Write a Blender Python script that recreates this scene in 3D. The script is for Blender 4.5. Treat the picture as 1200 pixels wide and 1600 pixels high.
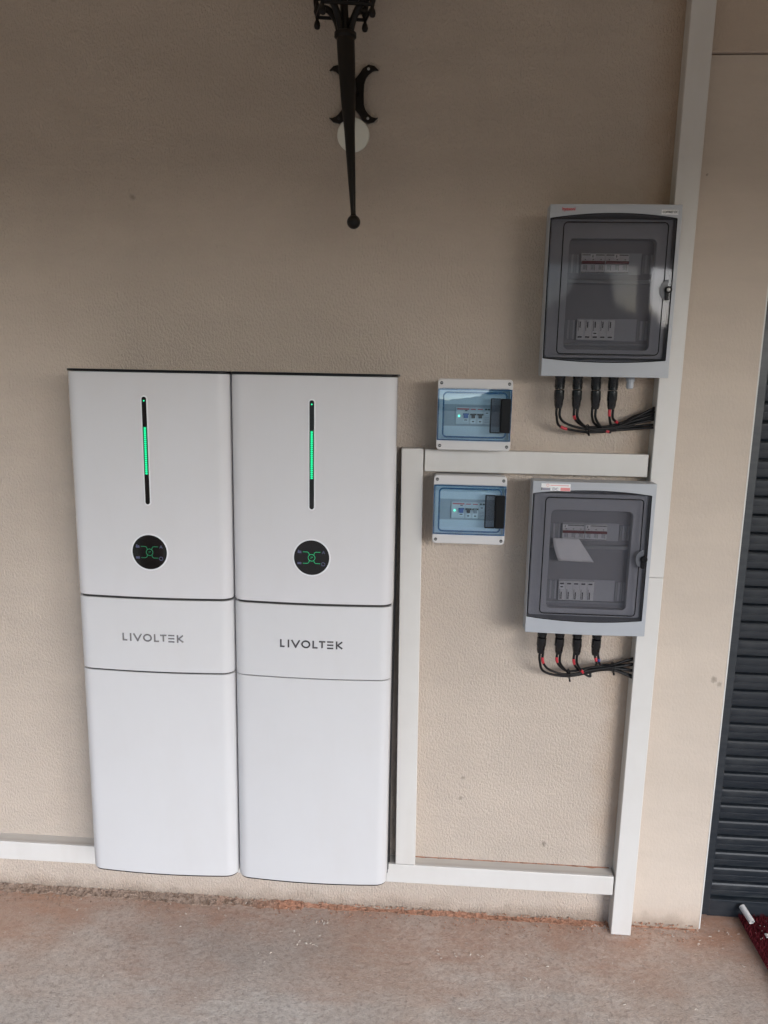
import bpy, bmesh, math, random
from mathutils import Vector, Matrix, noise
random.seed(7)
R = math.radians
S = bpy.context.scene
C = S.collection
for o in list(bpy.data.objects): bpy.data.objects.remove(o)

# ------------------------------------------------------------------ camera
CAM_H, CAM_D = 1.6247, 2.05
cd = bpy.data.cameras.new('camera'); cam = bpy.data.objects.new('camera', cd); C.objects.link(cam)
cd.sensor_fit = 'VERTICAL'; cd.sensor_height = 24.0; cd.lens = 24.0 * 1170 / 1600
cd.clip_start = 0.02; cd.clip_end = 3000
def cam_basis(p, y, r):
    p, y, r = R(p), R(y), R(r)
    fw = Vector((-math.sin(y)*math.cos(p), math.cos(y)*math.cos(p), -math.sin(p)))
    rt = Vector((math.cos(y), math.sin(y), 0)); up = rt.cross(fw)
    return math.cos(r)*rt + math.sin(r)*up, -math.sin(r)*rt + math.cos(r)*up, fw
rt, up, fw = cam_basis(10.4, 3.5, 1.1)
cam.matrix_world = Matrix(((rt.x, up.x, -fw.x, 0), (rt.y, up.y, -fw.y, -CAM_D), (rt.z, up.z, -fw.z, CAM_H), (0, 0, 0, 1)))
S.camera = cam

# ------------------------------------------------------------------ sky, sun, exposure
SUN_AZ, SUN_EL = 34.0, 17.5          # azimuth to the right of straight behind the camera
w = bpy.data.worlds.new('World'); S.world = w; w.use_nodes = True
nt = w.node_tree; bg = nt.nodes['Background']
sky = nt.nodes.new('ShaderNodeTexSky'); sky.sky_type = 'NISHITA'; sky.sun_disc = False
sky.sun_elevation = R(SUN_EL); sky.sun_rotation = R(180 - SUN_AZ)
sky.air_density = 1.0; sky.dust_density = 1.2; sky.ozone_density = 2.0
nt.links.new(sky.outputs[0], bg.inputs[0]); bg.inputs[1].default_value = 0.12
sd = bpy.data.lights.new('sun', 'SUN'); sun = bpy.data.objects.new('sun', sd); C.objects.link(sun)
sd.energy = 1.45; sd.angle = R(36); sd.color = (1.0, 0.975, 0.955)
sv = Vector((math.sin(R(SUN_AZ))*math.cos(R(SUN_EL)), -math.cos(R(SUN_AZ))*math.cos(R(SUN_EL)), math.sin(R(SUN_EL))))
sun.rotation_euler = sv.to_track_quat('Z', 'Y').to_euler(); sun.location = sv*40
S.view_settings.view_transform = 'Standard'; S.view_settings.look = 'None'
S.view_settings.gamma = 1.0; S.view_settings.use_curve_mapping = False
S.view_settings.exposure = 1.22
S.view_settings.use_white_balance = True; S.view_settings.white_balance_temperature = 5900
S.render.engine = 'CYCLES'
S.cycles.max_bounces = 8; S.cycles.diffuse_bounces = 5; S.cycles.transparent_max_bounces = 16
S.cycles.sample_clamp_indirect = 6.0

# ------------------------------------------------------------------ materials
class NT:
    def __init__(s, name):
        s.m = bpy.data.materials.new(name); s.m.use_nodes = True; s.t = s.m.node_tree
        s.b = s.t.nodes['Principled BSDF']; s.co = None
    def n(s, typ, **kw):
        nd = s.t.nodes.new('ShaderNode' + typ)
        for k, v in kw.items():
            if k.startswith('i_'):
                key = k[2:]
                nd.inputs[int(key) if key.isdigit() else key.replace('_', ' ')].default_value = v
            else: setattr(nd, k, v)
        return nd
    def l(s, a, b): s.t.links.new(a, b)
    def coord(s):
        if s.co is None: s.co = s.n('TexCoord').outputs['Object']
        return s.co
    def mapped(s, scale=(1, 1, 1), loc=(0, 0, 0)):
        mp = s.n('Mapping'); mp.inputs['Scale'].default_value = scale; mp.inputs['Location'].default_value = loc
        s.l(s.coord(), mp.inputs[0]); return mp.outputs[0]
    def noise(s, scale, detail=4, rough=.55, vec=None):
        nd = s.n('TexNoise'); nd.inputs['Scale'].default_value = scale; nd.inputs['Detail'].default_value = detail
        nd.inputs['Roughness'].default_value = rough; s.l(vec if vec is not None else s.coord(), nd.inputs['Vector']); return nd.outputs['Fac']
    def ramp(s, fac, a, b, ca=(0, 0, 0, 1), cb=(1, 1, 1, 1)):
        nd = s.n('ValToRGB'); e = nd.color_ramp.elements; e[0].position = a; e[1].position = b; e[0].color = ca; e[1].color = cb
        s.l(fac, nd.inputs[0]); return nd.outputs[0]
    def mix(s, fac, a, b, mode='MIX'):
        nd = s.n('MixRGB', blend_type=mode)
        for i, v in ((0, fac), (1, a), (2, b)):
            if hasattr(v, 'is_linked'): s.l(v, nd.inputs[i])
            else: nd.inputs[i].default_value = v if i == 0 else (*v, 1) if len(v) == 3 else v
        return nd.outputs[0]
    def math(s, op, a, b=0.0, clamp=False):
        nd = s.n('Math', operation=op, use_clamp=clamp)
        for i, v in ((0, a), (1, b)):
            if hasattr(v, 'is_linked'): s.l(v, nd.inputs[i])
            else: nd.inputs[i].default_value = v
        return nd.outputs[0]
    def bump(s, h, strength, dist, normal=None):
        nd = s.n('Bump'); nd.inputs['Strength'].default_value = strength; nd.inputs['Distance'].default_value = dist
        s.l(h, nd.inputs['Height'])
        if normal is not None: s.l(normal, nd.inputs['Normal'])
        s.l(nd.outputs[0], s.b.inputs['Normal']); return nd.outputs[0]
    def set(s, **kw):
        for k, v in kw.items():
            i = s.b.inputs[k.replace('_', ' ')]
            if hasattr(v, 'is_linked'): s.l(v, i)
            else: i.default_value = (*v, 1) if isinstance(v, tuple) and len(v) == 3 else v
        return s

def simple(name, col, rough=.5, metal=0.0, var=.06, nscale=14, bump=0.0, bscale=300, coat=0.0, spec=.5):
    t = NT(name)
    f = t.noise(nscale, 5)
    c0 = tuple(max(0, c*(1-var)) for c in col); c1 = tuple(min(1, c*(1+var)) for c in col)
    t.set(Base_Color=t.mix(f, c0, c1), Metallic=metal, Specular_IOR_Level=spec)
    rr = t.math('MULTIPLY_ADD', t.noise(nscale*2.3, 4), .16); t.t.nodes[-1].inputs[2].default_value = max(0, rough-.08)
    t.set(Roughness=rr)
    if coat: t.set(Coat_Weight=coat, Coat_Roughness=.05)
    if bump: t.bump(t.noise(bscale, 3), bump, .001)
    return t.m

def dirty_white(name, col, rough, dirt=.12, coat=0.0):
    t = NT(name)
    f = t.ramp(t.noise(5, 6, .65), .45, .8)
    g = t.ramp(t.noise(2.2, 4, .6, t.mapped((6, 6, 1.2))), .5, .85)
    d = t.math('MULTIPLY', t.math('ADD', f, g, True), dirt)
    t.set(Base_Color=t.mix(d, col, (.42, .36, .30)), Roughness=t.math('ADD', t.math('MULTIPLY', t.noise(30, 4), .12), rough-.06))
    if coat:
        sm = t.ramp(t.noise(7, 6, .7, t.mapped((1.6, 1, .6))), .45, .75)
        t.set(Coat_Weight=coat, Coat_Roughness=t.math('ADD', t.math('MULTIPLY', sm, .16), .035))
    t.bump(t.noise(420, 2), .06, .0006)
    return t.m

def clear_sheet(name, tint, ior=1.45, rough=.03, gain=1.0, haze=0.0, hazecol=(.5, .5, .5)):
    t = NT(name); t.t.nodes.remove(t.b)
    out = [n for n in t.t.nodes if n.type == 'OUTPUT_MATERIAL'][0]
    tr = t.n('BsdfTransparent'); tr.inputs[0].default_value = (*tint, 1)
    gl = t.n('BsdfGlossy'); gl.inputs['Roughness'].default_value = rough
    gl.inputs['Color'].default_value = (1, 1, 1, 1)
    df = t.n('BsdfDiffuse'); df.inputs[0].default_value = (*hazecol, 1)
    sm = t.ramp(t.noise(18, 5, .6), .35, .8)
    hz = t.math('MULTIPLY', sm, haze*.6); hz = t.math('ADD', hz, haze*.5)
    m0 = t.n('MixShader'); t.l(hz, m0.inputs[0]); t.l(tr.outputs[0], m0.inputs[1]); t.l(df.outputs[0], m0.inputs[2])
    fr = t.n('Fresnel'); fr.inputs[0].default_value = ior
    fac = t.math('MULTIPLY', fr.outputs[0], gain, True)
    m1 = t.n('MixShader'); t.l(fac, m1.inputs[0]); t.l(m0.outputs[0], m1.inputs[1]); t.l(gl.outputs[0], m1.inputs[2])
    t.l(m1.outputs[0], out.inputs[0])
    return t.m

def emissive(name, col, strength, base=(.01, .01, .01)):
    t = NT(name); f = t.noise(200, 2)
    t.set(Base_Color=base, Emission_Color=t.mix(f, tuple(c*.85 for c in col), col), Emission_Strength=strength, Roughness=.3)
    return t.m

def wall_material(name, col, grain, rough=.85, marks=(), smear=0.0):
    t = NT(name)
    big = t.noise(1.6, 5, .6); mid = t.noise(11, 5, .6)
    c = t.mix(t.ramp(big, .3, .7), tuple(x*.90 for x in col), tuple(min(1, x*1.06) for x in col))
    c = t.mix(t.math('MULTIPLY', mid, .18), c, (col[0]*.86, col[1]*.80, col[2]*.72))
    sp = t.n('TexVoronoi', feature='F1'); sp.inputs['Scale'].default_value = 13; sp.inputs['Randomness'].default_value = 1
    wv = t.n('VectorMath', operation='ADD'); t.l(t.coord(), wv.inputs[0])
    nz = t.n('TexNoise'); nz.inputs['Scale'].default_value = 120; t.l(t.coord(), nz.inputs['Vector'])
    sc = t.n('VectorMath', operation='SCALE'); sc.inputs['Scale'].default_value = .012; t.l(nz.outputs['Color'], sc.inputs[0]); t.l(sc.outputs[0], wv.inputs[1])
    t.l(wv.outputs[0], sp.inputs['Vector'])
    pick = t.n('SeparateColor'); t.l(sp.outputs['Color'], pick.inputs[0])
    keep = t.math('GREATER_THAN', pick.outputs[0], .8)
    size = t.math('MULTIPLY', pick.outputs[1], .055)
    spot = t.math('MULTIPLY', t.math('LESS_THAN', sp.outputs['Distance'], size), keep)
    c = t.mix(t.math('MULTIPLY', spot, .55), c, (.13, .10, .075))
    for (mx, mz, r, k) in marks:
        ds = t.n('VectorMath', operation='DISTANCE'); t.l(wv.outputs[0], ds.inputs[0]); ds.inputs[1].default_value = (mx+.006, .006, mz+.006)
        mk = t.ramp(ds.outputs['Value'], r*.55, r, (1, 1, 1, 1), (0, 0, 0, 1))
        c = t.mix(t.math('MULTIPLY', mk, k), c, (.16, .13, .10))
    # splash of red earth near the foot of the wall, brown smear beside the tall duct
    sx = t.n('SeparateXYZ'); t.l(t.coord(), sx.inputs[0])
    tw = t.ramp(t.noise(5, 5, .7, t.mapped((.5, 1, 2.2))), .42, .72)
    c = t.mix(t.math('MULTIPLY', tw, .26), c, tuple(x*.72 for x in col))
    sb = t.math('ADD', sx.outputs[0], t.math('MULTIPLY', t.noise(11, 5, .65), .10))
    sm = t.math('MULTIPLY', t.ramp(sb, .545, .63), t.ramp(sx.outputs[2], .10, .35))
    sm = t.math('MULTIPLY', sm, t.ramp(sx.outputs[2], 1.0, 1.5, (1, 1, 1, 1), (0, 0, 0, 1)))
    c = t.mix(t.math('MULTIPLY', sm, smear), c, (.40, .27, .17))
    low = t.ramp(t.math('ADD', sx.outputs[2], t.math('MULTIPLY', t.noise(9, 5, .65), .16)), .07, .15, (1, 1, 1, 1), (0, 0, 0, 1))
    c = t.mix(t.math('MULTIPLY', low, .32), c, (.42, .27, .18))
    gr = t.ramp(t.math('ADD', sx.outputs[2], t.math('MULTIPLY', t.noise(14, 6, .7), .11)), .062, .105, (1, 1, 1, 1), (0, 0, 0, 1))
    c = t.mix(t.math('MULTIPLY', gr, .6), c, (.25, .20, .155))
    t.set(Base_Color=c, Roughness=rough, Specular_IOR_Level=.25)
    v = t.mapped((1, 1, .55))
    n1 = t.noise(200, 3, .6, v); n2 = t.noise(420, 2, .5, v); n3 = t.noise(2.2, 3)
    hgt = t.math('ADD', t.math('MULTIPLY', t.ramp(n1, .32, .68), .8), t.math('MULTIPLY', n2, .35))
    hgt = t.math('ADD', hgt, t.math('MULTIPLY', n3, .5))
    t.bump(hgt, grain, .0035)
    return t.m

M = {}
M['wall'] = wall_material('rough_plaster', (.56, .478, .405), .85, marks=((-.808, 2.074, .009, .5), (.120, .390, .006, .6), (.371, .254, .009, .7), (.125, .455, .005, .7)), smear=.55)
M['wall_smooth'] = wall_material('smooth_plaster', (.575, .495, .42), .22, marks=((.815, .797, .011, .6), (.832, .783, .009, .5)))
M['wall_shaded'] = wall_material('upper_plaster_shaded', (.53, .435, .355), .4)  # darker, redder plaster: shade on the upper wall put into the colour
M['bead'] = simple('white_corner_bead', (.66, .65, .62), .4)
def floor_mat():
    t = NT('stained_concrete')
    a = t.noise(2.5, 6, .65); b = t.noise(14, 6, .7); c3 = t.noise(70, 4, .7)
    c = t.mix(t.ramp(a, .36, .64), (.51, .465, .425), (.71, .655, .60))
    c = t.mix(t.ramp(b, .42, .72), c, (.52, .455, .405))
    tr_ = t.ramp(t.noise(7, 6, .7, t.mapped((.45, 2.2, 1))), .5, .72)
    c = t.mix(t.math('MULTIPLY', tr_, .45), c, (.62, .565, .515))
    c = t.mix(t.math('MULTIPLY', t.ramp(c3, .45, .62), .5), c, (.30, .26, .235))
    sx = t.n('SeparateXYZ'); t.l(t.coord(), sx.inputs[0])
    warp = t.math('MULTIPLY', t.math('SUBTRACT', t.noise(4.5, 5, .6, t.mapped((.6, 2, 1))), .5), .75)
    y = t.math('ADD', t.math('MULTIPLY', sx.outputs[1], -1), warp)
    st = t.ramp(y, .0, .42, (1, 1, 1, 1), (0, 0, 0, 1))
    st = t.math('MULTIPLY', st, t.ramp(t.noise(6, 5, .65, t.mapped((.5, 1.6, 1))), .12, .52))
    st = t.math('MULTIPLY', st, t.math('ADD', t.math('MULTIPLY', t.ramp(t.noise(2.3, 4, .6, t.mapped((1, .6, 1), (1.3, 4.2, 0))), .38, .58), .75), .35, True))
    c = t.mix(t.math('MULTIPLY', st, .9), c, (.45, .255, .17))
    pt = t.ramp(t.noise(1.7, 4, .6, t.mapped((1, 1, 1), (3.1, 7.7, 0))), .5, .75)
    c = t.mix(t.math('MULTIPLY', pt, .40), c, (.54, .38, .285))
    sp = t.ramp(t.noise(120, 2, .5), .66, .74)
    c = t.mix(t.math('MULTIPLY', sp, .4), c, (.14, .12, .11))
    lp = t.ramp(t.noise(150, 2, .5, t.mapped((1, 1, 1), (5, 2, 0))), .66, .72)
    c = t.mix(t.math('MULTIPLY', lp, .5), c, (.62, .58, .54))
    gn = t.ramp(t.noise(42, 9, .8), .38, .62)
    c = t.mix(.24, c, t.mix(gn, (.26, .225, .205), (.70, .635, .575)), 'SOFT_LIGHT')
    vo = t.n('TexVoronoi', feature='F1'); vo.inputs['Scale'].default_value = 95; t.l(t.coord(), vo.inputs['Vector'])
    vc = t.n('SeparateColor'); t.l(vo.outputs['Color'], vc.inputs[0])
    gk = t.math('MULTIPLY', t.math('GREATER_THAN', vc.outputs[0], .72), t.math('LESS_THAN', vo.outputs['Distance'], t.math('MULTIPLY', vc.outputs[1], .45)))
    c = t.mix(t.math('MULTIPLY', gk, .32), c, t.mix(vc.outputs[2], (.15, .12, .10), (.68, .62, .56)))
    t.set(Base_Color=c, Roughness=.8, Specular_IOR_Level=.35)
    h = t.math('ADD', t.math('MULTIPLY', t.noise(55, 6, .7), .6), t.math('MULTIPLY', t.noise(260, 3, .6), .4))
    h = t.math('ADD', h, t.math('MULTIPLY', t.noise(9, 3), .8))
    t.bump(h, .9, .005)
    return t.m
M['floor'] = floor_mat()
def soil_mat():
    t = NT('red_soil')
    sx = t.n('SeparateXYZ'); t.l(t.coord(), sx.inputs[0])
    k = t.ramp(t.math('ADD', t.math('MULTIPLY', sx.outputs[0], .5), t.math('MULTIPLY', t.noise(6, 5, .65), .6)), -.35, .12)
    red = t.mix(t.noise(40, 4, .7), (.40, .18, .105), (.44, .27, .19))
    gry = t.mix(t.noise(60, 4, .7), (.26, .18, .13), (.42, .33, .27))
    c = t.mix(k, gry, red)
    c = t.mix(t.math('MULTIPLY', t.ramp(t.noise(75, 4, .65), .48, .62), .75), c, (.13, .085, .06))
    t.set(Base_Color=c, Roughness=.95, Specular_IOR_Level=.1)
    t.bump(t.noise(220, 4, .7), .8, .003)
    return t.m
M['soil'] = soil_mat()
M['trunk'] = dirty_white('white_pvc_duct', (.635, .615, .59), .38, .16)
M['trunk_side'] = dirty_white('white_pvc_duct_body', (.60, .575, .54), .45, .22)
M['unit_gloss'] = dirty_white('gloss_white_cover', (.615, .602, .612), .13, .07, coat=1.0)
M['unit_matte'] = dirty_white('satin_white_cover', (.595, .586, .592), .34, .07, coat=.3)
M['black'] = simple('black_plastic', (.005, .005, .006), .35, spec=.2)
M['black_rubber'] = simple('black_rubber', (.005, .005, .006), .27, bump=.1, spec=.5)
M['chassis'] = simple('dark_chassis', (.022, .020, .019), .5)
M['glass_black'] = simple('black_glass', (.006, .006, .007), .08, coat=.8)
M['bezel'] = simple('white_bezel', (.72, .72, .73), .25)
M['chrome'] = simple('dark_chrome_lettering', (.16, .16, .17), .22, metal=.85, var=.1)
M['chrome_pale'] = simple('painted_sheen_lettering', (.36, .36, .37), .25, metal=.8, var=.2, nscale=9)  # left lettering metal, paler to carry its brighter reflection in the colour
M['led'] = emissive('green_led', (.04, .80, .27), .85)
M['led_bright'] = emissive('bright_green_led', (.12, 1, .40), 1.8)
M['led_glow'] = emissive('green_led_diffuser', (.0, .16, .05), .35, (.0, .02, .008))
M['led_line'] = emissive('green_display_line', (.04, .60, .20), .30)
M['led_line_dim'] = emissive('dim_green_display_line', (.03, .48, .17), .17)
M['icon'] = emissive('blue_grey_icon', (.24, .24, .40), .13)
M['box_grey'] = simple('light_grey_enclosure', (.385, .40, .43), .42, var=.03, bump=.05, bscale=500)
M['box_back'] = simple('grey_enclosure_back', (.40, .41, .42), .5, var=.04)
M['smoke'] = clear_sheet('smoked_clear_door', (.76, .755, .772), 1.5, .05, .24, .07, (.26, .26, .28))
M['blue_clear'] = clear_sheet('blue_tinted_clear_door', (.85, .93, .98), 1.5, .02, 1.8, .03, (.34, .46, .56))
M['blue_edge'] = clear_sheet('blue_door_edge', (.16, .42, .70), 1.5, .05, 1.0, .45, (.10, .30, .52))
M['small_grey'] = simple('warm_grey_enclosure', (.56, .545, .54), .45, var=.03, bump=.05, bscale=500)
M['fascia'] = simple('grey_fascia', (.42, .43, .45), .5, var=.03)
M['fascia_pale'] = simple('off_white_fascia', (.74, .76, .77), .5, var=.03)
M['recess'] = simple('dark_recess', (.10, .105, .12), .3)
M['cover_dark'] = simple('dark_grey_module_cover', (.25, .25, .265), .5, var=.03)
M['fascia_light'] = simple('pale_fascia', (.56, .58, .60), .5, var=.03)
M['fascia_rib'] = simple('grey_blanking_rib', (.30, .31, .32), .5)
M['module'] = simple('pale_breaker_body', (.66, .66, .655), .45, var=.03)
M['red_toggle'] = simple('dark_red_toggle', (.15, .010, .018), .4)
M['red'] = simple('red_print', (.55, .03, .04), .5)
M['pink'] = simple('faded_red_print', (.72, .27, .27), .5)
M['blue_toggle'] = simple('blue_toggle', (.02, .10, .36), .35)
M['label'] = simple('white_label', (.80, .80, .79), .5, var=.02)
M['ink'] = simple('black_ink', (.03, .03, .035), .6)
M['grey_ink'] = simple('grey_ink', (.30, .29, .34), .6)
M['paper'] = simple('white_paper', (.80, .79, .78), .7, var=.03)
M['steel'] = simple('screw_steel', (.45, .45, .44), .35, metal=.8)
M['cable'] = simple('black_cable', (.006, .006, .007), .40, spec=.25)
M['red_tape'] = simple('red_tape', (.50, .03, .045), .45)
M['blue_tape'] = simple('blue_tape', (.03, .05, .22), .45)
M['iron'] = simple('black_wrought_iron', (.008, .006, .005), .42, bump=.3, bscale=160, spec=.28)
M['lamp_glass'] = clear_sheet('lantern_glass', (.80, .80, .78), 1.45, .08, 1.0, .08, (.4, .4, .38))
M['plate'] = simple('aged_white_plate', (.80, .80, .72), .45, var=.06, nscale=30)
def shutter_mat():
    t = NT('anthracite_shutter')
    d = t.ramp(t.noise(10, 6, .7, t.mapped((1, 1, 6))), .42, .8)
    oi = t.n('ObjectInfo'); k = t.math('MULTIPLY_ADD', oi.outputs['Random'], .5); t.t.nodes[-1].inputs[2].default_value = .25
    t.set(Base_Color=t.mix(t.math('MULTIPLY', d, k), (.012, .016, .022), (.075, .078, .08)),
          Roughness=t.math('ADD', t.math('MULTIPLY', t.noise(20, 5), .25), .28))
    t.bump(t.noise(500, 2), .05, .0005)
    return t.m
M['shutter'] = shutter_mat()
M['mat_red'] = simple('dark_red_pile', (.125, .018, .024), .95, var=.35, nscale=60, spec=.1)
M['mat_white'] = simple('pale_pile', (.55, .50, .48), .95)
M['tube'] = simple('white_pvc_tube', (.62, .60, .58), .35)
M['chip'] = simple('plaster_chip', (.66, .60, .53), .8, var=.2, nscale=40)
M['roof'] = simple('timber_soffit', (.74, .62, .45), .8)
M['timber'] = simple('brown_post', (.22, .15, .11), .7, var=.2)
def earth_mat():
    t = NT('yard_earth')
    c = t.mix(t.ramp(t.noise(.35, 6, .6), .4, .6), (.34, .25, .18), (.12, .15, .06))
    t.set(Base_Color=t.mix(t.math('MULTIPLY', t.noise(8, 5), .4), c, (.22, .18, .13)), Roughness=.95)
    return t.m
M['earth'] = earth_mat()
def hill_mat():
    t = NT('wooded_hillside')
    c = t.mix(t.ramp(t.noise(.06, 6, .65), .4, .65), (.035, .055, .028), (.085, .115, .05))
    t.set(Base_Color=c, Roughness=.95, Specular_IOR_Level=.1)
    return t.m
M['hill'] = hill_mat()
M['leaf'] = simple('tree_foliage', (.05, .085, .035), .8, var=.5, nscale=.4)

# ------------------------------------------------------------------ mesh helpers
def link(name, me, mat, parent=None, smooth=None, bevel=None, segs=2):
    o = bpy.data.objects.new(name, me); C.objects.link(o)
    if mat is not None and not me.materials: me.materials.append(M[mat] if isinstance(mat, str) else mat)
    if parent: o.parent = parent
    if smooth is not None:
        me.shade_smooth(); me.set_sharp_from_angle(angle=R(smooth))
    if bevel:
        b = o.modifiers.new('bevel', 'BEVEL'); b.width = bevel; b.segments = segs; b.limit_method = 'ANGLE'; b.angle_limit = R(40)
        b.harden_normals = False
        if smooth is None: me.shade_smooth(); me.set_sharp_from_angle(angle=R(35))
    return o

class MB:
    def __init__(s): s.v = []; s.f = []
    def add(s, vs, fs):
        o = len(s.v); s.v += [tuple(v) for v in vs]; s.f += [tuple(i+o for i in f) for f in fs]; return s
    def box(s, x0, x1, y0, y1, z0, z1):
        if x0 > x1: x0, x1 = x1, x0
        if y0 > y1: y0, y1 = y1, y0
        if z0 > z1: z0, z1 = z1, z0
        return s.add([(x0, y0, z0), (x1, y0, z0), (x1, y1, z0), (x0, y1, z0), (x0, y0, z1), (x1, y0, z1), (x1, y1, z1), (x0, y1, z1)],
                     [(0, 3, 2, 1), (4, 5, 6, 7), (0, 1, 5, 4), (1, 2, 6, 5), (2, 3, 7, 6), (3, 0, 4, 7)])
    def prism(s, pts, z0, z1, axis='z'):
        """closed polygon extruded; pts are (x,y) for axis z, (x,z) for axis y"""
        n = len(pts)
        if axis == 'z': a = [(x, y, z0) for x, y in pts]; b = [(x, y, z1) for x, y in pts]
        elif axis == 'y': a = [(x, z0, y) for x, y in pts]; b = [(x, z1, y) for x, y in pts]
        else: a = [(z0, x, y) for x, y in pts]; b = [(z1, x, y) for x, y in pts]
        return s.add(a+b, [tuple(range(n-1, -1, -1)), tuple(range(n, 2*n))] + [(i, (i+1) % n, n+(i+1) % n, n+i) for i in range(n)])
    def tube(s, path, rad, seg=8, cap=True):
        path = [Vector(p) for p in path]; n = len(path)
        rads = rad if isinstance(rad, (list, tuple)) else [rad]*n
        tan = [(path[min(i+1, n-1)]-path[max(i-1, 0)]).normalized() for i in range(n)]
        u = tan[0].orthogonal().normalized(); vs = []; fs = []
        for i in range(n):
            u = (u - tan[i]*u.dot(tan[i])); u = u.normalized() if u.length > 1e-6 else tan[i].orthogonal().normalized()
            v = tan[i].cross(u)
            for k in range(seg):
                a = 2*math.pi*k/seg; vs.append(path[i] + (u*math.cos(a)+v*math.sin(a))*rads[i])
        for i in range(n-1):
            for k in range(seg):
                fs.append((i*seg+k, i*seg+(k+1) % seg, (i+1)*seg+(k+1) % seg, (i+1)*seg+k))
        if cap: fs += [tuple(range(seg-1, -1, -1)), tuple((n-1)*seg+k for k in range(seg))]
        return s.add(vs, fs)
    def lathe(s, prof, axis='z', seg=24, c=(0, 0, 0)):
        """prof: (radius, t) along axis"""
        vs = []; fs = []; n = len(prof)
        for r, t in prof:
            for k in range(seg):
                a = 2*math.pi*k/seg; p, q = r*math.cos(a), r*math.sin(a)
                vs.append({'z': (c[0]+p, c[1]+q, c[2]+t), 'y': (c[0]+p, c[1]+t, c[2]+q), 'x': (c[0]+t, c[1]+p, c[2]+q)}[axis])
        for i in range(n-1):
            for k in range(seg):
                fs.append((i*seg+k, i*seg+(k+1) % seg, (i+1)*seg+(k+1) % seg, (i+1)*seg+k))
        fs += [tuple(range(seg-1, -1, -1)), tuple((n-1)*seg+k for k in range(seg))]
        return s.add(vs, fs)
    def build(s, name, mat, parent=None, **kw):
        me = bpy.data.meshes.new(name); me.from_pydata(s.v, [], s.f)
        bm = bmesh.new(); bm.from_mesh(me); bmesh.ops.recalc_face_normals(bm, faces=bm.faces); bm.to_mesh(me); bm.free()
        return link(name, me, mat, parent, **kw)

def thing(name, loc, label, cat, group=None):
    o = bpy.data.objects.new(name, None); C.objects.link(o); o.location = loc; o.empty_display_size = .05
    o['label'] = label; o['category'] = cat
    if group: o['group'] = group
    return o
def tag(o, label, cat, group=None, kind=None):
    o['label'] = label; o['category'] = cat
    if group: o['group'] = group
    if kind: o['kind'] = kind
    return o
def copy_tree(o, parent=None):
    c = o.copy(); C.objects.link(c); c.parent = parent
    for ch in list(o.children): copy_tree(ch, c)
    return c
def rrect(x0, x1, z0, z1, r, n=6):
    pts = []
    for cx, cz, a0 in ((x1-r, z1-r, 0), (x0+r, z1-r, 90), (x0+r, z0+r, 180), (x1-r, z0+r, 270)):
        for i in range(n+1):
            a = R(a0 + 90*i/n); pts.append((cx+r*math.cos(a), cz+r*math.sin(a)))
    return pts
def ring_frame(outer, inner, y0, y1):
    """flat ring between two equal-length outlines, extruded from y0 (front) to y1"""
    n = len(outer); m = MB(); vs = []
    for y in (y0, y1):
        vs += [(x, y, z) for x, z in outer] + [(x, y, z) for x, z in inner]
    fs = []
    for i in range(n):
        j = (i+1) % n
        fs += [(i, j, n+j, n+i), (2*n+i, 3*n+i, 3*n+j, 2*n+j), (i, 2*n+i, 2*n+j, j), (n+i, n+j, 3*n+j, 3*n+i)]
    return m.add(vs, fs)
def catmull(pts, n=8):
    P = [Vector(p) for p in pts]; P = [P[0]*2-P[1]] + P + [P[-1]*2-P[-2]]; out = []
    for i in range(1, len(P)-2):
        for k in range(n):
            t = k/n; a, b, c, d = P[i-1:i+3]
            out.append(.5*((2*b)+(c-a)*t+(2*a-5*b+4*c-d)*t*t+(3*b-a-3*c+d)*t**3))
    out.append(P[-2]); return out
def text_mesh(txt, size, font_bold=False):
    cu = bpy.data.curves.new('text', 'FONT'); cu.body = txt; cu.size = size; cu.align_x = 'CENTER'; cu.align_y = 'CENTER'; cu.extrude = .0002
    if font_bold: cu.offset = size*.012
    ob = bpy.data.objects.new('text', cu); C.objects.link(ob)
    dg = bpy.context.evaluated_depsgraph_get(); me = bpy.data.meshes.new_from_object(ob.evaluated_get(dg))
    bpy.data.objects.remove(ob); return me
def text(name, txt, size, x, y, z, mat, parent, bold=False, sx=1.0):
    me = text_mesh(txt, size, bold); me.transform(Matrix.Translation((x, y, z)) @ Matrix.Rotation(R(90), 4, 'X') @ Matrix.Diagonal((sx, 1, 1, 1)))
    me.materials.clear(); return link(name, me, mat, parent)

# ------------------------------------------------------------------ setting
WALL_TOP = 3.25
o = MB().box(-9, 9, -3.8, .9, -.14, 0).build('floor', 'floor'); tag(o, 'stained grey concrete porch floor along the wall', 'floor', kind='structure')
g = MB()
N = 40
for i in range(N+1):
    for j in range(N+1):
        x = -900 + 1800*i/N; y = -900 + 1800*j/N
        g.v.append((x, y, -.16))
g.f = [(i*(N+1)+j, (i+1)*(N+1)+j, (i+1)*(N+1)+j+1, i*(N+1)+j+1) for i in range(N) for j in range(N)]
tag(g.build('ground', 'earth'), 'open yard of earth and grass beyond the porch', 'ground', kind='structure')
h = MB(); NX, NY = 160, 10
for j in range(NY+1):
    for i in range(NX+1):
        a = R(-80 + 160*i/NX); d = 110 + 26*j
        top = 9 + 6*noise.noise((a*2.2, 1.3, 0)) + 3*noise.noise((a*7, 4, 0)) + 5*math.sin(a*1.3+.9) + 23*math.exp(-((math.degrees(a)-8.3)/4.8)**2)
        z = -1 + (top)*min(1, j/5)**.8*(1 if j <= 5 else 1+.06*(j-5)) + (1.6*noise.noise((a*60, j*1.7, 2)) if j else 0)
        h.v.append((math.sin(a)*d, -math.cos(a)*d, z))
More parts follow.
